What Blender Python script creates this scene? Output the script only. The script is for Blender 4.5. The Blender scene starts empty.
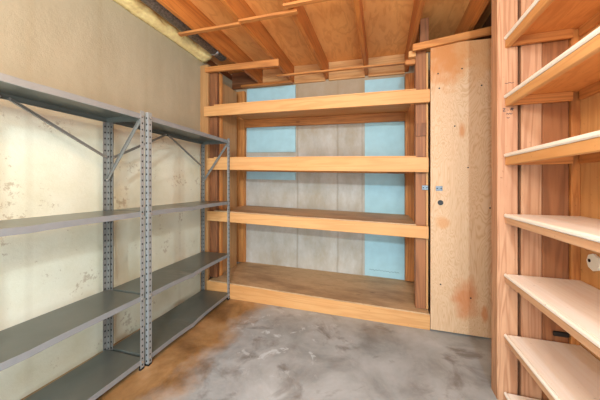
import bpy, bmesh, math, random
from mathutils import Vector, Matrix, noise
random.seed(7)
SC = bpy.context.scene
COL = SC.collection

# ------------------------------------------------------------------ camera
YAW = math.radians(17.38)
CAM_H = 1.30
cam_d = bpy.data.cameras.new('camera')
cam = bpy.data.objects.new('camera', cam_d)
COL.objects.link(cam)
cam.location = (0, 0, CAM_H)
cam.rotation_euler = (math.radians(90), 0, YAW)
cam_d.sensor_width = 36
cam_d.lens = 262 / 600 * 36
cam_d.shift_y = -16 / 600
cam_d.clip_start = 0.05
SC.camera = cam

# ------------------------------------------------------------------ world, lights, exposure
SC.view_settings.view_transform = 'Standard'
SC.view_settings.look = 'None'
SC.view_settings.gamma = 1
SC.view_settings.use_curve_mapping = False
SC.view_settings.exposure = 0.42

w = bpy.data.worlds.new('world')
SC.world = w
w.use_nodes = True
bg = w.node_tree.nodes['Background']
bg.inputs['Color'].default_value = (0.90, 0.95, 1.0, 1)
bg.inputs['Strength'].default_value = 1.8


def area(name, loc, target, sx, sy, power, col):
    l = bpy.data.lights.new(name, 'AREA')
    l.shape = 'RECTANGLE'; l.size = sx; l.size_y = sy
    l.energy = power; l.color = col
    o = bpy.data.objects.new(name, l)
    COL.objects.link(o)
    o.location = loc
    d = Vector(target) - Vector(loc)
    o.rotation_euler = d.to_track_quat('-Z', 'Y').to_euler()
    return o


def point(name, loc, power, col, r):
    l = bpy.data.lights.new(name, 'POINT')
    l.energy = power; l.color = col; l.shadow_soft_size = r
    o = bpy.data.objects.new(name, l)
    COL.objects.link(o)
    o.location = loc
    return o


COOL = (0.72, 0.90, 1.0)
point('right_lamp_light', (0.38, -2.10, 2.22), 225, COOL, 0.06)
point('left_lamp_light', (-0.55, -2.00, 2.20), 105, COOL, 0.06)
point('ceiling_fill_light', (0.20, 0.35, 1.95), 26, (1.0, 0.90, 0.76), 0.12)  # added unseen lamp, hung low to brighten the ceiling
area('low_fill_light', (1.3, -2.2, 1.0), (-0.9, 2.6, 1.0), 1.3, 1.5, 70, (0.78, 0.92, 1.0))  # added area fill, lifts the shadows on the walls under the shelves
point('warm_lamp_light', (-0.80, 0.65, 2.12), 19, (1.0, 0.64, 0.28), 0.10)


# ------------------------------------------------------------------ helpers
TILT = 0.027


def zt(z, x):
    """the old back framing has settled: everything there drops a little to the right"""
    return z - TILT * (x + 0.5)


def finish(name, bm, mat, parent=None, origin=None, smooth=False):
    if origin is None:
        xs = [v.co for v in bm.verts]
        origin = Vector(((min(c.x for c in xs) + max(c.x for c in xs)) / 2,
                         (min(c.y for c in xs) + max(c.y for c in xs)) / 2,
                         min(c.z for c in xs)))
    origin = Vector(origin)
    for v in bm.verts:
        v.co -= origin
    bmesh.ops.recalc_face_normals(bm, faces=bm.faces)
    me = bpy.data.meshes.new(name)
    bm.to_mesh(me); bm.free()
    if smooth:
        for p in me.polygons:
            p.use_smooth = True
    me.materials.append(mat)
    o = bpy.data.objects.new(name, me)
    COL.objects.link(o)
    if parent is not None:
        o.parent = parent
        pw, q = Vector((0, 0, 0)), parent
        while q is not None:
            pw += q.location; q = q.parent
        o.location = origin - pw
    else:
        o.location = origin
    return o


def add_hexa(bm, pts, bevel=0.0):
    """pts: 4 bottom corners (ccw) then 4 top corners"""
    b2 = bmesh.new()
    vs = [b2.verts.new(p) for p in pts]
    for f in ((3, 2, 1, 0), (4, 5, 6, 7), (0, 1, 5, 4), (1, 2, 6, 5), (2, 3, 7, 6), (3, 0, 4, 7)):
        b2.faces.new([vs[i] for i in f])
    if bevel > 0:
        bmesh.ops.bevel(b2, geom=b2.edges[:], offset=bevel, segments=1, affect='EDGES', profile=0.5)
    m = bpy.data.meshes.new('tmp'); b2.to_mesh(m); b2.free()
    bm.from_mesh(m); bpy.data.meshes.remove(m)


def add_box(bm, x0, x1, y0, y1, z0, z1, bevel=0.0, tilt=False, tilt_bottom=True):
    t = zt if tilt else (lambda z, x: z)
    tb = t if tilt_bottom else (lambda z, x: z)
    add_hexa(bm, [(x0, y0, tb(z0, x0)), (x1, y0, tb(z0, x1)), (x1, y1, tb(z0, x1)), (x0, y1, tb(z0, x0)),
                  (x0, y0, t(z1, x0)), (x1, y0, t(z1, x1)), (x1, y1, t(z1, x1)), (x0, y1, t(z1, x0))], bevel)


def box(name, mat, parent, x0, x1, y0, y1, z0, z1, bevel=0.003, tilt=False, tilt_bottom=True):
    bm = bmesh.new()
    add_box(bm, x0, x1, y0, y1, z0, z1, bevel, tilt, tilt_bottom)
    return finish(name, bm, mat, parent)


def add_bar(bm, a, b, wid, thick, up=(1, 0, 0)):
    """flat bar from a to b; 'up' is the direction of its thickness"""
    a = Vector(a); b = Vector(b)
    d = (b - a).normalized(); n = Vector(up).normalized()
    s = d.cross(n).normalized() * wid / 2; n = n * thick / 2
    add_hexa(bm, [a - s - n, a + s - n, b + s - n, b - s - n, a - s + n, a + s + n, b + s + n, b - s + n])


def add_cyl(bm, a, b, r, seg=16):
    a = Vector(a); b = Vector(b); d = b - a
    rot = d.to_track_quat('Z', 'Y').to_matrix().to_4x4()
    bmesh.ops.create_cone(bm, cap_ends=True, segments=seg, radius1=r, radius2=r, depth=d.length,
                          matrix=Matrix.Translation((a + b) / 2) @ rot)


def empty(name, loc, label=None, cat=None, group=None, rz=0.0):
    o = bpy.data.objects.new(name, None)
    o.empty_display_size = 0.05
    COL.objects.link(o)
    o.location = loc; o.rotation_euler = (0, 0, rz)
    if label:
        tag(o, label, cat, group)
    return o


def tag(o, label, cat, group=None):
    o['label'] = label; o['category'] = cat
    if group:
        o['group'] = group
    return o


def struct(o):
    o['kind'] = 'structure'
    return o


# ------------------------------------------------------------------ materials
def newmat(name):
    m = bpy.data.materials.new(name)
    m.use_nodes = True
    nt = m.node_tree
    return m, nt, nt.nodes['Principled BSDF']


def ramp(nt, stops, interp='LINEAR'):
    r = nt.nodes.new('ShaderNodeValToRGB')
    r.color_ramp.interpolation = interp
    e = r.color_ramp.elements
    while len(e) < len(stops):
        e.new(0.5)
    for i, (p, c) in enumerate(stops):
        e[i].position = p
        e[i].color = (c[0], c[1], c[2], 1) if len(c) == 3 else c
    return r


def srgb(r, g, b):
    f = lambda c: (c / 255 / 12.92) if c / 255 <= 0.04045 else ((c / 255 + 0.055) / 1.055) ** 2.4
    return (f(r), f(g), f(b))


def mixc(nt, fac, a, b, mode='MIX'):
    n = nt.nodes.new('ShaderNodeMix'); n.data_type = 'RGBA'; n.blend_type = mode
    if isinstance(fac, float): n.inputs[0].default_value = fac
    else: nt.links.new(fac, n.inputs[0])
    for s, v in ((6, a), (7, b)):
        if isinstance(v, tuple): n.inputs[s].default_value = (v[0], v[1], v[2], 1)
        else: nt.links.new(v, n.inputs[s])
    return n.outputs[2]


def coords(nt, rnd=True):
    tc = nt.nodes.new('ShaderNodeTexCoord')
    if not rnd:
        return tc.outputs['Object']
    oi = nt.nodes.new('ShaderNodeObjectInfo')
    mul = nt.nodes.new('ShaderNodeMath'); mul.operation = 'MULTIPLY'; mul.inputs[1].default_value = 37.0
    nt.links.new(oi.outputs['Random'], mul.inputs[0])
    add = nt.nodes.new('ShaderNodeVectorMath'); add.operation = 'ADD'
    nt.links.new(tc.outputs['Object'], add.inputs[0]); nt.links.new(mul.outputs[0], add.inputs[1])
    return add.outputs[0]


def mapping(nt, vec, scale, loc=(0, 0, 0)):
    n = nt.nodes.new('ShaderNodeMapping')
    n.inputs['Scale'].default_value = scale; n.inputs['Location'].default_value = loc
    nt.links.new(vec, n.inputs[0])
    return n.outputs[0]


def ntex(nt, vec, scale, detail=4, rough=0.55, dist=0.0):
    n = nt.nodes.new('ShaderNodeTexNoise')
    n.inputs['Scale'].default_value = scale; n.inputs['Detail'].default_value = detail
    n.inputs['Roughness'].default_value = rough; n.inputs['Distortion'].default_value = dist
    nt.links.new(vec, n.inputs['Vector'])
    return n.outputs['Fac']


def wood(name, light, dark, axis, blotch=None, rings=9.0, contrast=0.5, rough=0.62, blotch_amt=0.5, stretch=0.06):
    m, nt, bs = newmat(name)
    v = coords(nt)
    sc = [1.0, 1.0, 1.0]; sc['XYZ'.index(axis)] = stretch
    mv = mapping(nt, v, sc)
    broad = ntex(nt, mv, 9, 3, 0.5, 0.4)
    # annual rings: sine of a stretched noise field
    mm = nt.nodes.new('ShaderNodeMath'); mm.operation = 'MULTIPLY'; mm.inputs[1].default_value = rings * 6.283
    nt.links.new(broad, mm.inputs[0])
    sn = nt.nodes.new('ShaderNodeMath'); sn.operation = 'SINE'; nt.links.new(mm.outputs[0], sn.inputs[0])
    rr = ramp(nt, [(0.0, (0, 0, 0)), (1.0, (1, 1, 1))])
    ma = nt.nodes.new('ShaderNodeMath'); ma.operation = 'MULTIPLY_ADD'
    ma.inputs[1].default_value = 0.5; ma.inputs[2].default_value = 0.5
    nt.links.new(sn.outputs[0], ma.inputs[0])
    pw = nt.nodes.new('ShaderNodeMath'); pw.operation = 'POWER'; pw.inputs[1].default_value = 2.2
    nt.links.new(ma.outputs[0], pw.inputs[0])
    fibre = ntex(nt, mapping(nt, v, [s if s < 1 else 1.0 for s in sc]), 120, 4, 0.7)
    fr = ramp(nt, [(0.35, (0, 0, 0)), (0.75, (1, 1, 1))]); nt.links.new(fibre, fr.inputs[0])
    k = nt.nodes.new('ShaderNodeMath'); k.operation = 'MULTIPLY'; k.inputs[1].default_value = contrast
    nt.links.new(pw.outputs[0], k.inputs[0])
    c = mixc(nt, k.outputs[0], light, dark)
    k2 = nt.nodes.new('ShaderNodeMath'); k2.operation = 'MULTIPLY'; k2.inputs[1].default_value = contrast * 0.45
    nt.links.new(fr.outputs[0], k2.inputs[0])
    c = mixc(nt, k2.outputs[0], c, dark)
    if blotch:
        bn = ntex(nt, mapping(nt, v, [1 if s == 1 else 0.35 for s in sc]), 3.5, 5, 0.6)
        br = ramp(nt, [(0.42, (0, 0, 0)), (0.68, (1, 1, 1))]); nt.links.new(bn, br.inputs[0])
        k3 = nt.nodes.new('ShaderNodeMath'); k3.operation = 'MULTIPLY'; k3.inputs[1].default_value = blotch_amt
        nt.links.new(br.outputs[0], k3.inputs[0])
        c = mixc(nt, k3.outputs[0], c, blotch)
    # dark specks, nail holes and scuffs
    sp = ntex(nt, v, 42, 3, 0.6)
    spr = ramp(nt, [(0.70, (0, 0, 0)), (0.76, (0.55, 0.55, 0.55))]); nt.links.new(sp, spr.inputs[0])
    c = mixc(nt, spr.outputs[0], c, tuple(q * 0.5 for q in dark))
    # sparse knots
    vo = nt.nodes.new('ShaderNodeTexVoronoi'); vo.inputs['Scale'].default_value = 2.6
    ks = [1.0, 1.0, 1.0]; ks['XYZ'.index(axis)] = 0.55
    nt.links.new(mapping(nt, v, ks), vo.inputs['Vector'])
    kr = ramp(nt, [(0.0, (0.8, 0.8, 0.8)), (0.035, (0.45, 0.45, 0.45)), (0.06, (0, 0, 0))])
    nt.links.new(vo.outputs['Distance'], kr.inputs[0])
    c = mixc(nt, kr.outputs[0], c, tuple(q * 0.45 for q in dark))
    nt.links.new(c, bs.inputs['Base Color'])
    bs.inputs['Roughness'].default_value = rough
    bp = nt.nodes.new('ShaderNodeBump'); bp.inputs['Strength'].default_value = 0.25; bp.inputs['Distance'].default_value = 0.003
    nt.links.new(fibre, bp.inputs['Height']); nt.links.new(bp.outputs[0], bs.inputs['Normal'])
    return m


PINE_L, PINE_D = srgb(214, 162, 104), srgb(178, 116, 60)
FIR_L, FIR_D = srgb(214, 144, 76), srgb(158, 90, 38)
RED_L, RED_D = srgb(166, 108, 66), srgb(100, 58, 32)
M = {}
for ax in 'XYZ':
    M['pine' + ax] = wood('pine_boards_' + ax, PINE_L, PINE_D, ax, srgb(204, 138, 72), blotch_amt=0.55, rings=7, contrast=0.32)
    M['fir' + ax] = wood('aged_fir_' + ax, FIR_L, FIR_D, ax, srgb(120, 72, 38), blotch_amt=0.5)
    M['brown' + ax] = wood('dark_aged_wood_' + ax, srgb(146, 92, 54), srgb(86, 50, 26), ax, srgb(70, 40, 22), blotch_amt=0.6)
    M['red' + ax] = wood('reddish_fir_' + ax, RED_L, RED_D, ax, srgb(146, 92, 54), blotch_amt=0.5)
M['railY'] = wood('pale_rail_Y', srgb(216, 174, 136), srgb(182, 130, 92), 'Y', srgb(192, 142, 104), contrast=0.3)
M['paleX'] = wood('pale_shelf_board_X', srgb(226, 206, 172), srgb(190, 156, 112), 'X', srgb(206, 178, 140))
M['paleY'] = wood('pale_shelf_board_Y', srgb(248, 244, 236), srgb(230, 216, 196), 'Y', srgb(234, 222, 204), contrast=0.22, blotch_amt=0.35)
M['greyplank'] = wood('weathered_plank_Z', srgb(184, 138, 88), srgb(142, 98, 56), 'Z', srgb(152, 104, 58), contrast=0.35)
M['rosyZ'] = wood('rosy_fir_post_Z', srgb(200, 154, 118), srgb(154, 102, 68), 'Z', srgb(166, 112, 80), contrast=0.6, rings=12)
M['dirtyX'] = wood('dirty_shelf_board_X', srgb(206, 172, 130), srgb(172, 132, 86), 'X', srgb(112, 78, 44), blotch_amt=0.7, stretch=0.3, contrast=0.3)
M['subfloor'] = wood('plywood_subfloor', srgb(246, 182, 108), srgb(206, 126, 58), 'Y', srgb(224, 140, 66), stretch=0.3, rings=5, contrast=0.4)


M['orangeply'] = wood('orange_plywood_underside', srgb(230, 160, 90), srgb(190, 112, 50), 'Y', srgb(206, 128, 60), stretch=0.2, contrast=0.3)


def plywood_door_mat():
    m, nt, bs = newmat('plywood_door_face')
    v = coords(nt, False)
    mv = mapping(nt, v, (1.0, 1.0, 0.22))
    f = ntex(nt, mv, 5.0, 4, 0.55, 0.9)
    mm = nt.nodes.new('ShaderNodeMath'); mm.operation = 'MULTIPLY'; mm.inputs[1].default_value = 230
    nt.links.new(f, mm.inputs[0])
    sn = nt.nodes.new('ShaderNodeMath'); sn.operation = 'SINE'; nt.links.new(mm.outputs[0], sn.inputs[0])
    r = ramp(nt, [(0.0, srgb(214, 180, 144)), (0.7, srgb(210, 174, 136)), (1.0, srgb(200, 160, 120))])
    ma = nt.nodes.new('ShaderNodeMath'); ma.operation = 'MULTIPLY_ADD'
    ma.inputs[1].default_value = 0.5; ma.inputs[2].default_value = 0.5
    nt.links.new(sn.outputs[0], ma.inputs[0]); nt.links.new(ma.outputs[0], r.inputs[0])
    c = r.outputs[0]
    # shaped stains: an old orange water stain at the top, scorched patches near the foot
    for (cx, cz, rx, rz, col, amt) in ((0.0, 2.50, 0.50, 0.42, srgb(206, 146, 84), 0.6),
                                       (-0.13, 2.42, 0.24, 0.36, srgb(196, 120, 52), 0.75),
                                       (0.00, 1.75, 0.035, 0.09, srgb(196, 128, 70), 0.8),
                                       (0.03, 0.30, 0.13, 0.22, srgb(196, 112, 52), 0.7),
                                       (-0.15, 0.95, 0.07, 0.07, srgb(206, 146, 90), 0.7),
                                       (0.17, 0.20, 0.03, 0.09, srgb(196, 118, 60), 0.7)):
        mp = mapping(nt, v, (1 / rx, 0.0, 1 / rz), (-cx / rx, 0, -cz / rz))
        nz = nt.nodes.new('ShaderNodeTexNoise'); nz.inputs['Scale'].default_value = 9; nz.inputs['Detail'].default_value = 4
        nt.links.new(v, nz.inputs['Vector'])
        le = nt.nodes.new('ShaderNodeVectorMath'); le.operation = 'LENGTH'; nt.links.new(mp, le.inputs[0])
        ad = nt.nodes.new('ShaderNodeMath'); ad.operation = 'MULTIPLY_ADD'; ad.inputs[1].default_value = 1.3
        nt.links.new(nz.outputs['Fac'], ad.inputs[0]); nt.links.new(le.outputs['Value'], ad.inputs[2])
        rr = ramp(nt, [(0.0, (amt,) * 3), (0.8, (0, 0, 0))])
        sc = nt.nodes.new('ShaderNodeMath'); sc.operation = 'MULTIPLY'; sc.inputs[1].default_value = 0.5
        nt.links.new(ad.outputs[0], sc.inputs[0])
        rr.color_ramp.elements[0].position = 0.5
        nt.links.new(sc.outputs[0], rr.inputs[0])
        c = mixc(nt, rr.outputs[0], c, col)
    nt.links.new(c, bs.inputs['Base Color'])
    bs.inputs['Roughness'].default_value = 0.6
    return m


M['doorply'] = plywood_door_mat()


def plain(name, col, rough=0.5, metal=0.0, bump=0.0, scale=40, var=0.0):
    m, nt, bs = newmat(name)
    v = coords(nt, False)
    n = ntex(nt, v, scale, 4)
    lo = tuple(max(0, c * (1 - var)) for c in col); hi = tuple(min(1, c * (1 + var)) for c in col)
    r = ramp(nt, [(0.3, lo), (0.7, hi)]); nt.links.new(n, r.inputs[0])
    nt.links.new(r.outputs[0], bs.inputs['Base Color'])
    bs.inputs['Roughness'].default_value = rough; bs.inputs['Metallic'].default_value = metal
    if bump:
        b = nt.nodes.new('ShaderNodeBump'); b.inputs['Strength'].default_value = bump; b.inputs['Distance'].default_value = 0.01
        nt.links.new(n, b.inputs['Height']); nt.links.new(b.outputs[0], bs.inputs['Normal'])
    return m


M['steel'] = plain('grey_painted_steel', srgb(142, 146, 146), 0.4, 0.15, var=0.06, scale=14)
M['steel_shelf'] = plain('shaded_steel_shelf', srgb(96, 100, 94), 0.28, 0.2, var=0.10, scale=6)  # same paint as the lip; darker colour puts in the tops' shade
M['steel_lip'] = plain('lit_steel_edge', srgb(136, 139, 141), 0.4, 0.15, var=0.06, scale=20)  # lighter colour puts in the light caught by the front lip
M['steel_dark'] = plain('blue_grey_steel', srgb(128, 127, 122), 0.4, 0.3, var=0.06, scale=14)
M['bolt'] = plain('zinc_bolt', srgb(190, 190, 188), 0.35, 0.8)
M['black'] = plain('black_plastic', srgb(28, 27, 26), 0.5)
M['latch'] = plain('zinc_latch', srgb(118, 132, 142), 0.45, 0.3, var=0.3, scale=90)
M['white'] = plain('white_plastic', srgb(246, 246, 232), 0.45)
M['blue'] = plain('pale_blue_foam_board', srgb(166, 204, 213), 0.75, var=0.06, scale=9)
M['foam'] = plain('yellow_spray_foam', srgb(250, 224, 160), 0.7, bump=0.9, scale=30, var=0.14)
M['duct'] = plain('dark_speckled_duct', srgb(134, 130, 128), 0.5, 0.1, var=0.6, scale=55)
M['ring'] = plain('shiny_duct_ring', srgb(200, 204, 208), 0.25, 0.9)
M['hole'] = plain('recess_shade', srgb(18, 14, 12), 0.9)  # near-black colour that puts in the shade of gaps and holes


def left_wall_mat():
    m, nt, bs = newmat('left_concrete')
    tc = nt.nodes.new('ShaderNodeTexCoord')
    v = tc.outputs['Object']
    n1 = ntex(nt, v, 1.6, 5, 0.6)
    n2 = ntex(nt, mapping(nt, v, (1, 2.2, 0.8)), 2.2, 6, 0.65)
    up = ramp(nt, [(0.25, srgb(164, 152, 126)), (0.75, srgb(180, 168, 142))]); nt.links.new(n2, up.inputs[0])
    lo = ramp(nt, [(0.3, srgb(206, 200, 168)), (0.55, srgb(224, 222, 200)), (0.8, srgb(234, 233, 216))]); nt.links.new(n1, lo.inputs[0])
    # rust-brown chips in the painted part
    ch = ntex(nt, v, 34, 6, 0.75)
    chm = ntex(nt, v, 4.5, 3, 0.6)
    mu = nt.nodes.new('ShaderNodeMath'); mu.operation = 'MULTIPLY'
    nt.links.new(ch, mu.inputs[0]); nt.links.new(chm, mu.inputs[1])
    cr = ramp(nt, [(0.335, (0, 0, 0)), (0.375, (1, 1, 1))]); nt.links.new(mu.outputs[0], cr.inputs[0])
    k = nt.nodes.new('ShaderNodeMath'); k.operation = 'MULTIPLY'; k.inputs[1].default_value = 0.45
    nt.links.new(cr.outputs[0], k.inputs[0])
    loc = mixc(nt, k.outputs[0], lo.outputs[0], srgb(140, 112, 70))
    # paint line just under the top metal shelf
    sx = nt.nodes.new('ShaderNodeSeparateXYZ'); nt.links.new(v, sx.inputs[0])
    ad = nt.nodes.new('ShaderNodeMath'); ad.operation = 'MULTIPLY_ADD'; ad.inputs[1].default_value = 0.08
    nt.links.new(n1, ad.inputs[0]); nt.links.new(sx.outputs['Z'], ad.inputs[2])
    mr = nt.nodes.new('ShaderNodeMapRange'); mr.inputs['From Min'].default_value = 1.74; mr.inputs['From Max'].default_value = 1.82
    nt.links.new(ad.outputs[0], mr.inputs['Value'])
    c = mixc(nt, mr.outputs[0], loc, up.outputs[0])
    # vertical form-board lines
    wv = nt.nodes.new('ShaderNodeTexWave'); wv.bands_direction = 'Y'; wv.inputs['Scale'].default_value = 0.75
    wv.inputs['Distortion'].default_value = 0.3
    nt.links.new(v, wv.inputs['Vector'])
    wr = ramp(nt, [(0.965, (0, 0, 0)), (1.0, (0.10, 0.10, 0.10))]); nt.links.new(wv.outputs['Fac'], wr.inputs[0])
    c = mixc(nt, wr.outputs[0], c, srgb(150, 130, 92))
    nt.links.new(c, bs.inputs['Base Color'])
    bs.inputs['Roughness'].default_value = 0.75
    b = nt.nodes.new('ShaderNodeBump'); b.inputs['Strength'].default_value = 0.25; b.inputs['Distance'].default_value = 0.01
    nt.links.new(ch, b.inputs['Height']); nt.links.new(b.outputs[0], bs.inputs['Normal'])
    return m


def back_wall_mat():
    m, nt, bs = newmat('back_concrete')
    tc = nt.nodes.new('ShaderNodeTexCoord'); v = tc.outputs['Object']
    n1 = ntex(nt, mapping(nt, v, (1, 1, 0.5)), 3.0, 6, 0.65)
    n2 = ntex(nt, mapping(nt, v, (1.6, 1, 0.8)), 5, 6, 0.7)
    r = ramp(nt, [(0.3, srgb(164, 156, 142)), (0.6, srgb(198, 194, 186))]); nt.links.new(n1, r.inputs[0])
    r2 = ramp(nt, [(0.35, (0, 0, 0)), (0.7, (0.55, 0.55, 0.55))]); nt.links.new(n2, r2.inputs[0])
    c = mixc(nt, r2.outputs[0], r.outputs[0], srgb(168, 152, 124))
    sx = nt.nodes.new('ShaderNodeSeparateXYZ'); nt.links.new(v, sx.inputs[0])
    wob = ntex(nt, mapping(nt, v, (0.2, 1, 1.2)), 3, 4, 0.7)
    for lx, amt in ((-1.09, 0.5), (-0.545, 0.45), (-0.235, 0.35)):
        d = nt.nodes.new('ShaderNodeMath'); d.operation = 'MULTIPLY_ADD'; d.inputs[1].default_value = 0.03; d.inputs[2].default_value = -lx - 0.015
        nt.links.new(wob, d.inputs[0])
        e = nt.nodes.new('ShaderNodeMath'); e.operation = 'ADD'; nt.links.new(sx.outputs['X'], e.inputs[0]); nt.links.new(d.outputs[0], e.inputs[1])
        g = nt.nodes.new('ShaderNodeMath'); g.operation = 'ABSOLUTE'; nt.links.new(e.outputs[0], g.inputs[0])
        wr = ramp(nt, [(0.0, (amt,) * 3), (0.02, (0, 0, 0))]); nt.links.new(g.outputs[0], wr.inputs[0])
        c = mixc(nt, wr.outputs[0], c, srgb(132, 118, 96))
    # brown mottling with a ragged lower edge near the top of the wall
    st = ntex(nt, v, 5, 6, 0.7)
    q = nt.nodes.new('ShaderNodeMath'); q.operation = 'MULTIPLY_ADD'; q.inputs[1].default_value = 0.8
    nt.links.new(st, q.inputs[0]); nt.links.new(sx.outputs['Z'], q.inputs[2])
    mr = nt.nodes.new('ShaderNodeMapRange'); mr.inputs['From Min'].default_value = 2.3; mr.inputs['From Max'].default_value = 2.7
    mr.inputs['To Max'].default_value = 0.7
    nt.links.new(q.outputs[0], mr.inputs['Value'])
    c = mixc(nt, mr.outputs[0], c, srgb(166, 140, 104))
    nt.links.new(c, bs.inputs['Base Color']); bs.inputs['Roughness'].default_value = 0.85
    b = nt.nodes.new('ShaderNodeBump'); b.inputs['Strength'].default_value = 0.3; b.inputs['Distance'].default_value = 0.01
    nt.links.new(ntex(nt, v, 30, 5), b.inputs['Height']); nt.links.new(b.outputs[0], bs.inputs['Normal'])
    return m


def floor_mat():
    m, nt, bs = newmat('stained_concrete_floor')
    tc = nt.nodes.new('ShaderNodeTexCoord'); v = tc.outputs['Object']
    n1 = ntex(nt, v, 2.4, 7, 0.62, 0.3)
    r = ramp(nt, [(0.28, srgb(120, 123, 122)), (0.5, srgb(160, 167, 170)), (0.70, srgb(184, 192, 196))]); nt.links.new(n1, r.inputs[0])
    c = r.outputs[0]
    n3 = ntex(nt, mapping(nt, v, (1, 1, 1), (4, 2, 0)), 3.2, 5, 0.6, 0.6)
    r3 = ramp(nt, [(0.56, (0, 0, 0)), (0.68, (0.6, 0.6, 0.6))]); nt.links.new(n3, r3.inputs[0])
    c = mixc(nt, r3.outputs[0], c, srgb(84, 72, 58))
    # rusty brown staining in front of the metal shelving
    sx = nt.nodes.new('ShaderNodeSeparateXYZ'); nt.links.new(v, sx.inputs[0])
    ad = nt.nodes.new('ShaderNodeMath'); ad.operation = 'MULTIPLY_ADD'; ad.inputs[1].default_value = 0.55
    nt.links.new(ntex(nt, v, 3.0, 6, 0.6), ad.inputs[0]); nt.links.new(sx.outputs['X'], ad.inputs[2])
    mr = nt.nodes.new('ShaderNodeMapRange'); mr.inputs['From Min'].default_value = -0.86; mr.inputs['From Max'].default_value = -1.10
    nt.links.new(ad.outputs[0], mr.inputs['Value'])
    rb = ramp(nt, [(0.34, srgb(116, 84, 48)), (0.5, srgb(162, 126, 82)), (0.66, srgb(190, 158, 118))]); nt.links.new(n1, rb.inputs[0])
    c = mixc(nt, mr.outputs[0], c, rb.outputs[0])
    # pale blue-white paint splashes in the middle
    sp = ntex(nt, v, 7, 6, 0.68, 0.8)
    spr = ramp(nt, [(0.59, (0, 0, 0)), (0.62, (1, 1, 1))]); nt.links.new(sp, spr.inputs[0])
    dv = mapping(nt, v, (1 / 0.65, 1 / 0.6, 0), (0.78 / 0.65, -2.1 / 0.6, 0))
    le = nt.nodes.new('ShaderNodeVectorMath'); le.operation = 'LENGTH'; nt.links.new(dv, le.inputs[0])
    mk = ramp(nt, [(0.4, (0.7, 0.7, 0.7)), (1.0, (0, 0, 0))]); nt.links.new(le.outputs['Value'], mk.inputs[0])
    mu = nt.nodes.new('ShaderNodeMath'); mu.operation = 'MULTIPLY'
    nt.links.new(spr.outputs[0], mu.inputs[0]); nt.links.new(mk.outputs[0], mu.inputs[1])
    c = mixc(nt, mu.outputs[0], c, srgb(200, 212, 218))
    nt.links.new(c, bs.inputs['Base Color'])
    rr = ramp(nt, [(0.3, (0.28,) * 3), (0.7, (0.55,) * 3)]); nt.links.new(n1, rr.inputs[0])
    nt.links.new(rr.outputs[0], bs.inputs['Roughness'])
    b = nt.nodes.new('ShaderNodeBump'); b.inputs['Strength'].default_value = 0.15; b.inputs['Distance'].default_value = 0.01
    nt.links.new(ntex(nt, v, 18, 5), b.inputs['Height']); nt.links.new(b.outputs[0], bs.inputs['Normal'])
    return m


M['wall_left'] = left_wall_mat(); M['wall_back'] = back_wall_mat(); M['floor'] = floor_mat()

M['joist'] = wood('ceiling_joist_Y', srgb(206, 130, 60), srgb(146, 80, 32), 'Y', srgb(150, 84, 36), contrast=0.45)
M['rim'] = wood('rim_board_X', srgb(214, 164, 106), srgb(166, 110, 58), 'X', srgb(176, 116, 62), contrast=0.4)

# ------------------------------------------------------------------ the setting
LX = -2.08      # face of the left wall
BY = 3.37       # face of the back wall
FY = 2.60       # front plane of the alcove at its left end
FYR = 2.565     # the same plane at its right end, a little nearer
PY = 1.86       # face of the partition at the right
RX = 1.05       # face of the right wall
Y0 = -1.0       # open end of the room, behind the camera
ZJ = 2.66       # underside of the joists
ZC = 2.87       # underside of the subfloor


def wall(name, mat, *b, **k):
    o = box(name, mat, None, *b, bevel=0, **k)
    for v in o.data.vertices:
        v.co += o.location
    o.location = (0, 0, 0)
    return struct(o)


wall('floor', M['floor'], LX - 0.15, RX + 0.15, Y0, BY + 0.15, -0.1, 0)
wall('wall_left', M['wall_left'], LX - 0.15, LX, Y0, BY, 0, 2.80)
wall('wall_back', M['wall_back'], LX - 0.15, RX + 0.15, BY, BY + 0.15, 0, 2.868, tilt=True, tilt_bottom=False)
wall('ceiling', M['subfloor'], LX - 0.15, RX + 0.15, Y0, BY + 0.15, ZC, ZC + 0.05, tilt=True)
wall('wall_right', M['pineZ'], RX, RX + 0.10, -0.25, PY + 0.06, 0, 2.83)
wall('trim_1', M['brownY'], LX - 0.15, LX - 0.02, Y0, BY, 2.80, 2.89)            # sill plate on the left wall
wall('wall_right_rear', M['brownZ'], 0.93, 1.0, PY + 0.06, BY, 0, 2.83)           # closet side behind the door

part = empty('wall_partition', (0.91, PY, 0)); struct(part)
box('plank', M['rosyZ'], part, 0.783, 0.882, PY, PY + 0.045, 0, 2.62, 0.004)
box('plank', M['redZ'], part, 0.885, 1.008, PY + 0.004, PY + 0.045, 0, 2.62, 0.004)
box('corner_stud', M['firZ'], part, 1.010, RX, PY - 0.012, PY + 0.045, 0, 2.62, 0.003)
box('gap_shade_sheet', M['hole'], part, 0.768, RX, PY + 0.046, PY + 0.06, 0, 2.62, 0)  # added black sheet, paints in the darkness of the gap beside the post

# ------------------------------------------------------------------ ceiling joists
JX = [(-1.615, 'ceiling joist nearest the left wall, running beside the dark duct'),
      (-1.150, 'second ceiling joist from the left wall, over the short blocking board'),
      (-0.680, 'third ceiling joist from the left wall, left of the middle of the alcove'),
      (-0.182, 'fourth ceiling joist from the left wall, over the middle right of the alcove'),
      (0.280, 'fifth ceiling joist from the left wall, reaching the reddish post beside the plywood door'),
      (0.725, 'rightmost ceiling joist, above the header over the plywood door')]
for x, lab in JX:
    o = box('ceiling_joist', M['joist'], None, x - 0.02, x + 0.02, Y0, BY - 0.002, ZJ, ZC - 0.001, 0.002, tilt=True)
    tag(o, lab, 'joist', 'ceiling joists')

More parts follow.
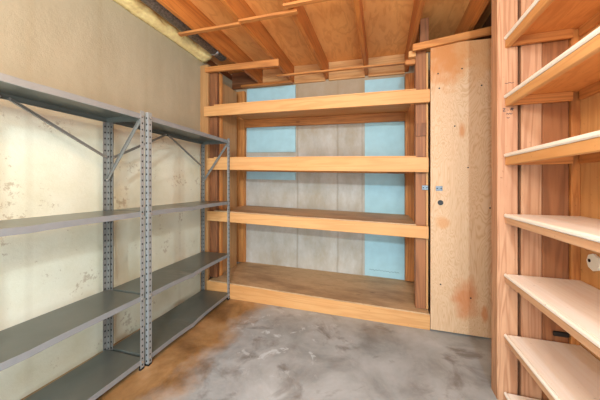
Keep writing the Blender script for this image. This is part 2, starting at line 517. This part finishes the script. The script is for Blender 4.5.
# rim boards between the joists above the back wall
bays = ['leftmost', 'second from the left', 'third from the left', 'fourth from the left']
for i, b in enumerate(bays):
    o = box('rim_board', M['rim'], None, JX[i][0] + 0.022, JX[i + 1][0] - 0.022, BY - 0.03, BY - 0.001, 2.635, ZC - 0.002, 0.002, tilt=True)
    tag(o, 'brown rim board above the back wall, between joists, %s' % b, 'board', 'rim boards on the back wall')
o = box('rim_board', M['brownX'], None, LX, JX[0][0] - 0.022, BY - 0.03, BY - 0.001, 2.635, ZC - 0.002, 0.002, tilt=True)  # darker wood colour paints in the shade of the corner void
tag(o, 'rim board coloured dark for shade in the far left corner beyond the end of the duct', 'board', 'rim boards on the back wall')

# blocking under the two left joists
bm = bmesh.new()
xl, xr = -1.985, -1.055
add_hexa(bm, [(xl, 2.60, 2.615), (xr, 2.60, 2.562), (xr, 2.634, 2.562), (xl, 2.634, 2.615),
              (xl, 2.60, 2.672), (xr, 2.60, 2.642), (xr, 2.634, 2.642), (xl, 2.634, 2.672)], 0.003)
tag(finish('blocking_board', bm, M['firX']), 'short orange wooden board under the two left ceiling joists, above the alcove left end', 'board')
o = box('ledger_strip', M['firX'], None, -1.90, -1.135, BY - 0.095, BY - 0.032, 2.626, 2.658, 0.003, tilt=True)
tag(o, 'narrow wooden ledge on the back wall above the left blue panels, under the joists', 'board')
o = box('nailing_strip', M['firX'], None, -1.27, 0.33, 3.06, 3.10, 2.635, 2.655, 0.002, tilt=True)
tag(o, 'long thin wooden strip under the joists along the top of the alcove', 'strip', 'thin strips nailed under the joists')

for (a, b, y, lab) in ((-1.79, -1.145, 1.96, 'thin wooden strip nailed under the two left joists near the duct'),
                       (-1.145, -0.63, 1.93, 'thin wooden strip nailed under the second and third joists from the left'),
                       (-0.715, -0.15, 1.845, 'thin wooden strip at the top edge under the third and fourth joists')):
    o = box('nailing_strip', M['firX'], None, a, b, y, y + 0.04, 2.637, 2.657, 0.002, tilt=True)
    tag(o, lab, 'strip', 'thin strips nailed under the joists')

# ------------------------------------------------------------------ foam strip and duct along the left wall
bm = bmesh.new()
ny, na = 90, 14
ring = []
for i in range(ny + 1):
    y = Y0 + (2.70 - Y0) * i / ny
    row = []
    for k in range(na + 1):
        a = -math.pi / 2 + math.pi * k / na
        swell = 1 + 0.35 * math.exp(-((y - 2.66) / 0.09) ** 2)
        n = noise.noise(Vector((y * 7, k * 0.55, 3.3))) * 0.30 + noise.noise(Vector((y * 22, k * 1.3, 9.1))) * 0.16
        r = (1 + n) * swell
        row.append(bm.verts.new((LX + 0.002 + max(0.0, math.cos(a)) * 0.105 * r, y, 2.850 + math.sin(a) * 0.066 * (1 + 0.3 * n) * min(swell, 1.15))))
    ring.append(row)
for i in range(ny):
    for k in range(na):
        bm.faces.new((ring[i][k], ring[i][k + 1], ring[i + 1][k + 1], ring[i + 1][k]))
bm.faces.new(ring[0]); bm.faces.new(list(reversed(ring[-1])))
for i in range(ny):
    bm.faces.new((ring[i][0], ring[i + 1][0], ring[i + 1][na], ring[i][na]))
tag(finish('spray_foam_strip', bm, M['foam'], smooth=True), 'lumpy yellow strip of spray foam along the top of the left wall', 'foam')

bm = bmesh.new()
add_cyl(bm, (-1.79, Y0, 2.81), (-1.79, 2.67, 2.81), 0.066, 28)
duct = finish('duct_pipe', bm, M['duct'], smooth=True)
tag(duct, 'dark speckled round duct between the yellow foam and the first joist', 'duct')
bm = bmesh.new()
add_cyl(bm, (-1.79, 2.50, 2.81), (-1.79, 2.525, 2.81), 0.070, 28)
finish('clamp_ring', bm, M['ring'], duct, smooth=True)['label'] = 'shiny metal ring'

# ------------------------------------------------------------------ alcove framing, left end
box_args = dict(bevel=0.004)
tag(box('wooden_post', M['greyplank'], None, LX + 0.002, -1.968, FY + 0.036, FY + 0.07, 0, 2.715), 'pale flat post against the left wall at the left end of the alcove', 'post', 'posts at the left of the alcove')
tag(box('wooden_post', M['brownZ'], None, -2.02, -1.872, FY + 0.075, FY + 0.125, 0.186, 2.64), 'dark brown stud just right of the pale flat post by the left wall', 'post', 'posts at the left of the alcove')
tag(box('wooden_post', M['firZ'], None, -2.0, -1.865, FY + 0.135, FY + 0.185, 0.186, 2.64), 'orange brown stud between the dark stud and the pale side plank', 'post', 'posts at the left of the alcove')
tag(box('side_plank', M['greyplank'], None, -2.0, -1.895, FY + 0.20, FY + 0.56, 0.186, 2.56), 'wide pale plank forming the left side of the alcove', 'plank')
tag(box('wooden_post', M['firZ'], None, -2.04, -1.865, BY - 0.06, BY - 0.003, 0.186, 2.62), 'orange brown stud in the far left corner beside the blue panel', 'post', 'posts at the left of the alcove')

# right end
post = box('wooden_post', M['redZ'], None, 0.296, 0.385, FY + 0.037, FY + 0.125, 0.152, 2.56)
tag(post, 'dark reddish post left of the plywood door, between the shelves', 'post')
box('splice_block', M['brownZ'], post, 0.296, 0.384, FY + 0.024, FY + 0.037, 1.74, 1.86, 0.002)
bm = bmesh.new()
add_box(bm, 0.350, 0.402, FY + 0.024, FY + 0.0368, 1.246, 1.288, 0.002)
lat = finish('strike_plate', bm, M['latch'], post); lat['label'] = 'zinc strike plate'
for sx_ in (0.362, 0.390):
    bm = bmesh.new(); add_cyl(bm, (sx_, FY + 0.0215, 1.267), (sx_, FY + 0.0245, 1.267), 0.006, 10)
    finish('screw', bm, M['black'], lat)
tag(box('wooden_post', M['pineZ'], None, 0.387, 0.404, FY + 0.037, FY + 0.125, 0.152, 2.50), 'thin light wood strip between reddish post and plywood door', 'post')
tag(box('wooden_post', M['firZ'], None, 0.262, 0.384, BY - 0.06, BY - 0.003, 0.16, 2.60), 'brown stud on the back wall at the right of the tall blue panel', 'post')
tag(box('side_plank', M['firZ'], None, 0.386, 0.404, FY + 0.13, BY - 0.06, 0.16, 2.58), 'brown side board closing the right end of the alcove', 'plank')

# ------------------------------------------------------------------ blue panels on the back wall
def panel(x0, x1, z0, z1, lab):
    return tag(box('insulation_panel', M['blue'], None, x0, x1, BY - 0.018, BY - 0.001, z0, z1, 0.002, tilt=True), lab, 'panel', 'pale blue panels on the back wall')


panel(-1.845, -1.115, 1.716, 2.622, 'large pale blue panel at the left of the back wall behind the topmost shelf')
panel(-1.845, -1.115, 1.335, 1.660, 'short pale blue panel at the left of the back wall behind the second shelf')
tall_panel = panel(-0.205, 0.255, 0.175, 2.60, 'tall narrow pale blue panel on the right of the back wall')

# ------------------------------------------------------------------ alcove shelves
def alcove_shelf(lab, xl, xr, ztop, h, mats, tilt_z, board_to=BY - 0.02, ledger=None):
    t = empty('alcove_shelf', ((xl + xr) / 2, FY + 0.3, zt(ztop - h, (xl + xr) / 2)), lab, 'shelf', 'wooden shelves across the alcove')
    box('front_board', mats[0], t, xl, xr, FY, FY + 0.034, ztop - h, ztop - 0.012, 0.003, tilt=True)
    bm = bmesh.new()
    add_box(bm, max(xl, -1.86), 0.26, FY + 0.001, board_to, ztop - 0.0115, ztop, 0, tilt=True)
    add_box(bm, 0.26, 0.294, FY + 0.001, BY - 0.066, ztop - 0.0115, ztop, 0, tilt=True)
    finish('shelf_board', bm, mats[1], t)
    if ledger:
        box('ledger', mats[2], t, -1.862, 0.26, BY - 0.06, BY - 0.02, ztop - 0.012 - ledger, ztop - 0.0125, 0.003, tilt=True)
    return t


bl = alcove_shelf('topmost wooden shelf of the alcove, under the ceiling joists', -2.0, 0.408, 2.182, 0.128, (M['pineX'], M['pineX'], M['firX']), 1, ledger=0.105)
alcove_shelf('second wooden shelf of the alcove from the top, with a pale front board', -1.955, 0.397, 1.575, 0.146, (M['pineX'], M['pineX'], M['firX']), 1, ledger=0.12)
alcove_shelf('third wooden shelf of the alcove from the top, dusty board seen from above', -1.955, 0.397, 0.957, 0.122, (M['pineX'], M['dirtyX'], M['firX']), 1, ledger=0.09)

t = empty('alcove_shelf', (-0.77, FY + 0.3, 0), 'lowest wooden shelf of the alcove, a low platform standing on the floor', 'shelf', 'wooden shelves across the alcove')
bm = bmesh.new()
z1 = lambda x: zt(0.141, x) 
add_hexa(bm, [(-1.955, FY, 0), (0.408, FY, 0), (0.408, FY + 0.034, 0), (-1.955, FY + 0.034, 0),
              (-1.955, FY, 0.168), (0.408, FY, 0.132), (0.408, FY + 0.034, 0.132), (-1.955, FY + 0.034, 0.168)], 0.003)
finish('front_board', bm, M['pineX'], t)
bm = bmesh.new()
add_hexa(bm, [(-1.93, FY + 0.001, 0.1682), (0.404, FY + 0.001, 0.1325), (0.404, BY - 0.001, 0.1325), (-1.93, BY - 0.001, 0.1682),
              (-1.93, FY + 0.001, 0.181), (0.404, FY + 0.001, 0.145), (0.404, BY - 0.001, 0.145), (-1.93, BY - 0.001, 0.181)], 0.001)
finish('shelf_board', bm, M['dirtyX'], t)

# the front of the alcove is not quite parallel to the back wall
for sh in [o for o in COL.objects if o.type == 'EMPTY' and o.name.startswith('alcove_shelf')]:
    for ch in sh.children:
        for v in ch.data.vertices:
            wx = v.co.x + ch.location.x + sh.location.x
            wy = v.co.y + ch.location.y + sh.location.y
            k = min(1.0, max(0.0, (BY - 0.06 - wy) / (BY - 0.06 - FY)))
            v.co.y -= (FY - FYR) * k * (wx + 1.955) / 2.36

# ------------------------------------------------------------------ plywood door with latch
dx0, dx1 = 0.411, 0.895
door = empty('plywood_door', ((dx0 + dx1) / 2, FYR, 0), 'tall plywood door with a black finger hole beside the alcove', 'door')
bm = bmesh.new()
add_hexa(bm, [(dx0, FYR - 0.004, 0.012), (dx1, FYR - 0.004, 0.012), (dx1, FYR + 0.016, 0.012), (dx0, FYR + 0.016, 0.012),
              (dx0, FYR - 0.004, 2.535), (dx1, FYR - 0.004, 2.515), (dx1, FYR + 0.016, 2.515), (dx0, FYR + 0.016, 2.535)], 0.002)
dp = finish('door_panel', bm, M['doorply'], door)
for (dxp, dz) in ((0.47, 2.27), (0.655, 2.29), (0.80, 2.13), (0.48, 2.14), (0.60, 1.80), (0.70, 1.44), (0.86, 1.10), (0.49, 0.42), (0.72, 0.33)):
    bm = bmesh.new(); add_cyl(bm, (dxp, FYR - 0.0065, dz), (dxp, FYR - 0.0035, dz), 0.0065, 10)
    finish('nail_head', bm, M['black'], door)
bm = bmesh.new(); add_cyl(bm, (0.488, FYR - 0.016, 1.137), (0.488, FYR - 0.003, 1.137), 0.022, 20)
kb = finish('knob', bm, M['black'], door); kb['label'] = 'small round black knob'
bm = bmesh.new()
add_box(bm, 0.452, 0.505, FYR - 0.009, FYR - 0.0038, 1.240, 1.282, 0.001)
lt = finish('latch_plate', bm, M['latch'], door); lt['label'] = 'zinc latch plate'
for sx_ in (0.463, 0.494):
    bm = bmesh.new(); add_cyl(bm, (sx_, FYR - 0.0115, 1.261), (sx_, FYR - 0.0085, 1.261), 0.006, 10)
    finish('screw', bm, M['black'], lt)

# header over the door and small blocks near it
bm = bmesh.new()
hx0, hx1 = 0.262, 0.925
add_hexa(bm, [(hx0, FYR - 0.036, 2.488), (hx1, FYR - 0.036, 2.545), (hx1, FYR - 0.006, 2.545), (hx0, FYR - 0.006, 2.488),
              (hx0, FYR - 0.036, 2.548), (hx1, FYR - 0.036, 2.608), (hx1, FYR - 0.006, 2.608), (hx0, FYR - 0.006, 2.548)], 0.003)
for v in bm.verts:
    pass
tag(finish('header_board', bm, M['firX']), 'reddish wooden header board along the top of the plywood door', 'board')
tag(box('wooden_post', M['brownZ'], None, 0.330, 0.402, FYR + 0.03, FYR + 0.09, 2.565, 2.80), 'short dark stub of post above the left end of the header board', 'post')
tag(box('wood_block', M['pineX'], None, 0.235, 0.296, FYR + 0.04, FYR + 0.09, 2.47, 2.525), 'small pale wood block under the left end of the header board', 'block')
tag(box('wood_block', M['firX'], None, 0.210, 0.296, FYR + 0.08, FYR + 0.12, 2.42, 2.465), 'small brown wood block left of the reddish post, above the top shelf', 'block')

# ------------------------------------------------------------------ post and shelves on the right
rosy = tag(box('wooden_post', M['rosyZ'], None, 0.662, 0.766, PY, PY + 0.09, 0, 2.63), 'tall rosy wooden post at the far end of the right hand shelves', 'post')



def scribble(parent, pts_list, y, wid, mat):
    """pencil strokes lying on a face that looks towards the room"""
    bm = bmesh.new()
    for pts in pts_list:
        for (xa, za), (xb, zb) in zip(pts, pts[1:]):
            add_bar(bm, (xa, y, za), (xb, y, zb), wid, 0.0006, (0, 1, 0))
    o = finish('pencil_mark', bm, mat, parent)
    o['label'] = 'dark pencil scribble'
    return o


M['pencil'] = plain('pencil_grey', srgb(92, 74, 70), 0.7)
M['faint'] = plain('faint_pencil', srgb(128, 158, 166), 0.8)
py_ = PY - 0.0008
scribble(rosy, [[(0.700, 1.902), (0.712, 1.899), (0.724, 1.904), (0.736, 1.899), (0.746, 1.903)]], py_, 0.0035, M['pencil'])
scribble(rosy, [[(0.690, 1.752), (0.702, 1.752), (0.691, 1.735), (0.704, 1.735)], [(0.714, 1.742), (0.718, 1.738)],
                [(0.728, 1.738), (0.736, 1.754), (0.741, 1.736), (0.729, 1.747), (0.746, 1.747)]], py_, 0.004, M['pencil'])
scribble(rosy, [[(0.706, 1.716), (0.714, 1.722), (0.718, 1.714), (0.726, 1.722), (0.730, 1.714), (0.738, 1.720)],
                [(0.710, 1.696), (0.718, 1.692), (0.724, 1.697)]], py_, 0.004, M['pencil'])
wig = [(-0.15 + 0.012 * i, 0.245 - 0.0004 * i + 0.010 * math.sin(i * 2.1) * (0.4 + 0.6 * (i % 5 == 0))) for i in range(30)]
scribble(tall_panel, [wig], BY - 0.0188, 0.006, M['faint'])['label'] = 'faint pencil scribble'

WY0 = -0.15
RS = [(2.178, 'dark', 'topmost shelf on the right wall, seen from below'),
      (1.830, 'mid', 'second highest shelf on the right wall, its underside in view'),
      (1.480, 'mid', 'third highest shelf on the right wall, just above eye level'),
      (1.122, 'low', 'fourth shelf from the top on the right wall, its pale top just visible'),
      (0.767, 'low', 'fifth shelf from the top on the right wall, wide pale top'),
      (0.408, 'low', 'second lowest shelf on the right wall, wide pale top'),
      (0.063, 'low', 'lowest shelf on the right wall, close to the floor')]
for z, kind, lab in RS:
    x0 = 0.693
    x1 = RX - 0.002
    y1 = PY - 0.014
    hh = 0.068 if z > 1.3 else 0.057
    t = empty('wall_shelf', ((x0 + x1) / 2, 0.9, z - 0.054), lab, 'shelf', 'wooden shelves on the right wall')
    sb = box('shelf_board', M['paleY'], t, x0 + 0.016, x1, WY0, y1, z - 0.018, z, 0.001)
    sb.data.materials.append(M['orangeply'])          # orange plywood colour underneath, pale colour on top
    for p in sb.data.polygons:
        if p.normal.z < -0.9:
            p.material_index = 1
    # rounded edge strip
    bm = bmesh.new(); add_box(bm, x0, x0 + 0.016, WY0, y1 + 0.0125, z - 0.02, z + 0.001, 0.006)
    finish('edge_strip', bm, M['paleY'], t)
    box('front_rail', M['pineY'] if z > 1.3 else M['railY'], t, x0 + 0.008, x0 + 0.034, WY0, y1 + 0.0125, z - hh, z - 0.0205, 0.003)
    if z > 0.2:
        box('end_cleat', M['firX'], t, x0 + 0.036, x1 - 0.042, y1 - 0.020, y1 - 0.001, z - hh - 0.001, z - 0.0185, 0.002)
        box('wall_cleat', M['firY'], t, x1 - 0.020, x1, WY0, y1 - 0.022, z - hh - 0.001, z - 0.0185, 0.002)

bm = bmesh.new()
add_cyl(bm, (RX - 0.012, 1.742, 0.895), (RX - 0.001, 1.742, 0.895), 0.045, 8)
wp = finish('wall_plate', bm, M['white'])
tag(wp, 'small white octagonal plate on the right wall below the fourth shelf', 'plate')
bm = bmesh.new(); add_cyl(bm, (RX - 0.0135, 1.765, 0.899), (RX - 0.0115, 1.765, 0.899), 0.009, 12)
finish('hole', bm, M['hole'], wp)  # near-black colour puts in the hole's shade
bm = bmesh.new()
add_box(bm, 0.932, 1.006, PY - 0.008, PY + 0.0035, 0.435, 0.463, 0.004)
tag(finish('metal_strap', bm, M['black']), 'short black metal strap on the end boards below the fifth right hand shelf', 'strap')

# ------------------------------------------------------------------ metal shelving units
UL, UD, UH = 1.128, 0.352, 1.80
PITCH, FW = 0.0445, 0.030


def holed_plate(bm, o, wdir, h):
    """vertical plate of width FW with a column of square holes, filled by dark-coloured faces"""
    o = Vector(o); wdir = Vector(wdir)
    n = int(h / PITCH)
    zs = [i * PITCH for i in range(n)] + [h]
    for i in range(n):
        za, zb = zs[i], zs[i + 1]
        zc = (za + zb) / 2 if i < n - 1 else za + PITCH / 2
        hw, hh = 0.0052, 0.0062
        P_ = lambda u, z: bm.verts.new(o + wdir * u + Vector((0, 0, z)))
        out = [P_(0, za), P_(FW, za), P_(FW, zb), P_(0, zb)]
        c = FW / 2
        inn = [P_(c - hw, zc - hh), P_(c + hw, zc - hh), P_(c + hw, zc + hh), P_(c - hw, zc + hh)]
        for k in range(4):
            bm.faces.new((out[k], out[(k + 1) % 4], inn[(k + 1) % 4], inn[k]))
        bm.faces.new(inn).material_index = 1  # no real opening: the hole's darkness is put in by colour


def upright(parent, x, y, sx, sy):
    """angle iron, corner at (x,y); flanges reach back along -sx and -sy"""
    bm = bmesh.new()
    holed_plate(bm, (x, y, 0.012), (0, -sy, 0), UH)
    holed_plate(bm, (x, y, 0.012), (-sx, 0, 0), UH)
    bmesh.ops.remove_doubles(bm, verts=bm.verts, dist=0.0003)
    o = finish('upright', bm, M['steel'] if sx > 0 else M['steel_dark'])
    o.data.materials.append(M['hole'])
    so = o.modifiers.new('solid', 'SOLIDIFY'); so.thickness = 0.002; so.offset = 0
    o.parent = parent
    bm = bmesh.new()
    add_box(bm, min(x, x - sx * FW) - 0.002, max(x, x - sx * FW) + 0.002, min(y, y - sy * 0.012) - 0.002, max(y, y - sy * 0.012) + 0.002, 0, 0.014, 0.001)
    add_box(bm, min(x, x - sx * 0.012) - 0.002, max(x, x - sx * 0.012) + 0.002, min(y, y - sy * FW) - 0.002, max(y, y - sy * FW) + 0.002, 0, 0.014, 0.001)
    f = finish('foot', bm, M['black']); f.parent = o; f.location = f.location - o.location
    f['label'] = 'black plastic foot'
    return o


def tray(parent, z, dent):
    bm = bmesh.new()
    x0, x1, y0, y1, lip = -UD + 0.004, -0.003, 0.004, UL - 0.004, 0.034
    n = 16
    def dz(y):
        return -dent * math.exp(-((y - UL * 0.42) / 0.16) ** 2) - dent * 0.7 * math.exp(-((y - UL * 0.44) / 0.04) ** 2)
    rows = []
    for i in range(n + 1):
        y = y0 + (y1 - y0) * i / n
        d = dz(y)
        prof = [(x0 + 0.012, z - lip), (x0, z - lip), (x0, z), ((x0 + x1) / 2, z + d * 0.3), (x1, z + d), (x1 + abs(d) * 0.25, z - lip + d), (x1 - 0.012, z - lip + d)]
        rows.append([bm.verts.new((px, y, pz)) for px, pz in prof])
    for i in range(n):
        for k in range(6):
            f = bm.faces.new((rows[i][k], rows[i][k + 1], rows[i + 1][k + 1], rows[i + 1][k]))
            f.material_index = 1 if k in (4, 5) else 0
    for r in (rows[0], rows[-1]):
        a = bm.verts.new(r[3].co + Vector((0, 0, -lip)))
        bm.faces.new((r[1], r[2], r[3], a)); bm.faces.new((a, r[3], r[4], r[5]))
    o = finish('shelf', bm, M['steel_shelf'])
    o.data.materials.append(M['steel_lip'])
    so = o.modifiers.new('solid', 'SOLIDIFY'); so.thickness = 0.0016; so.offset = 0
    be = o.modifiers.new('bev', 'BEVEL'); be.width = 0.0012; be.segments = 1; be.limit_method = 'ANGLE'
    o.parent = parent
    return o


def brace(parent, a, b, up):
    bm = bmesh.new(); add_bar(bm, a, b, 0.020, 0.004, up)
    # folded lip that stiffens the strap
    off = Vector(up).normalized() * 0.006
    d = (Vector(b) - Vector(a)).normalized(); s = d.cross(Vector(up)).normalized() * 0.0085
    add_bar(bm, Vector(a) + s + off, Vector(b) + s + off, 0.003, 0.012, up)
    o = finish('brace', bm, M['steel_dark']); o.parent = parent
    for p in (a, b):
        bm = bmesh.new(); u = Vector(up).normalized()
        add_cyl(bm, Vector(p) - u * 0.003, Vector(p) + u * 0.008, 0.006, 8)
        f = finish('bolt', bm, M['bolt']); f.parent = o; f.location = f.location - o.location
    return o


def metal_unit(dents):
    t = empty('metal_shelving_unit', (0, 0, 0))
    upright(t, 0, 0, 1, -1); upright(t, 0, UL, 1, 1)
    upright(t, -UD, 0, -1, -1); upright(t, -UD, UL, -1, 1)
    for z, d in zip((1.79, 1.105, 0.515, 0.072), dents):
        s = tray(t, z, d)
        for y in (0.018, UL - 0.018):
            bm = bmesh.new()
            add_cyl(bm, (-0.002, y, z - 0.017), (0.006, y, z - 0.017), 0.006, 8)
            f = finish('bolt', bm, M['bolt']); f.parent = s; f.location = f.location - s.location
    xb = -UD + 0.010
    mid = UL / 2
    brace(t, (xb, mid - 0.02, 1.765), (xb, 0.02, 1.50), (1, 0, 0))
    brace(t, (xb, mid + 0.02, 1.765), (xb, UL - 0.02, 1.50), (1, 0, 0))
    brace(t, (-0.02, UL - 0.010, 1.752), (-UD + 0.02, UL - 0.010, 1.33), (0, -1, 0))
    return t


u1 = metal_unit((0.002, 0.003, 0.003, 0.003))
tag(u1, 'grey metal shelving unit at the left edge of the photo, nearest the camera', 'shelving unit', 'grey metal shelving units')
u1.rotation_euler.z = math.radians(0.6)
u1.location = (-1.602 + math.sin(u1.rotation_euler.z) * UL, 1.436 - UL, 0)
u2 = metal_unit((0.0, 0.005, 0.008, 0.010))
tag(u2, 'grey metal shelving unit with dented shelf edges, farther one next to the wooden alcove', 'shelving unit', 'grey metal shelving units')
u2.rotation_euler.z = math.radians(2.6)
u2.location = (-1.590, 1.460, 0)
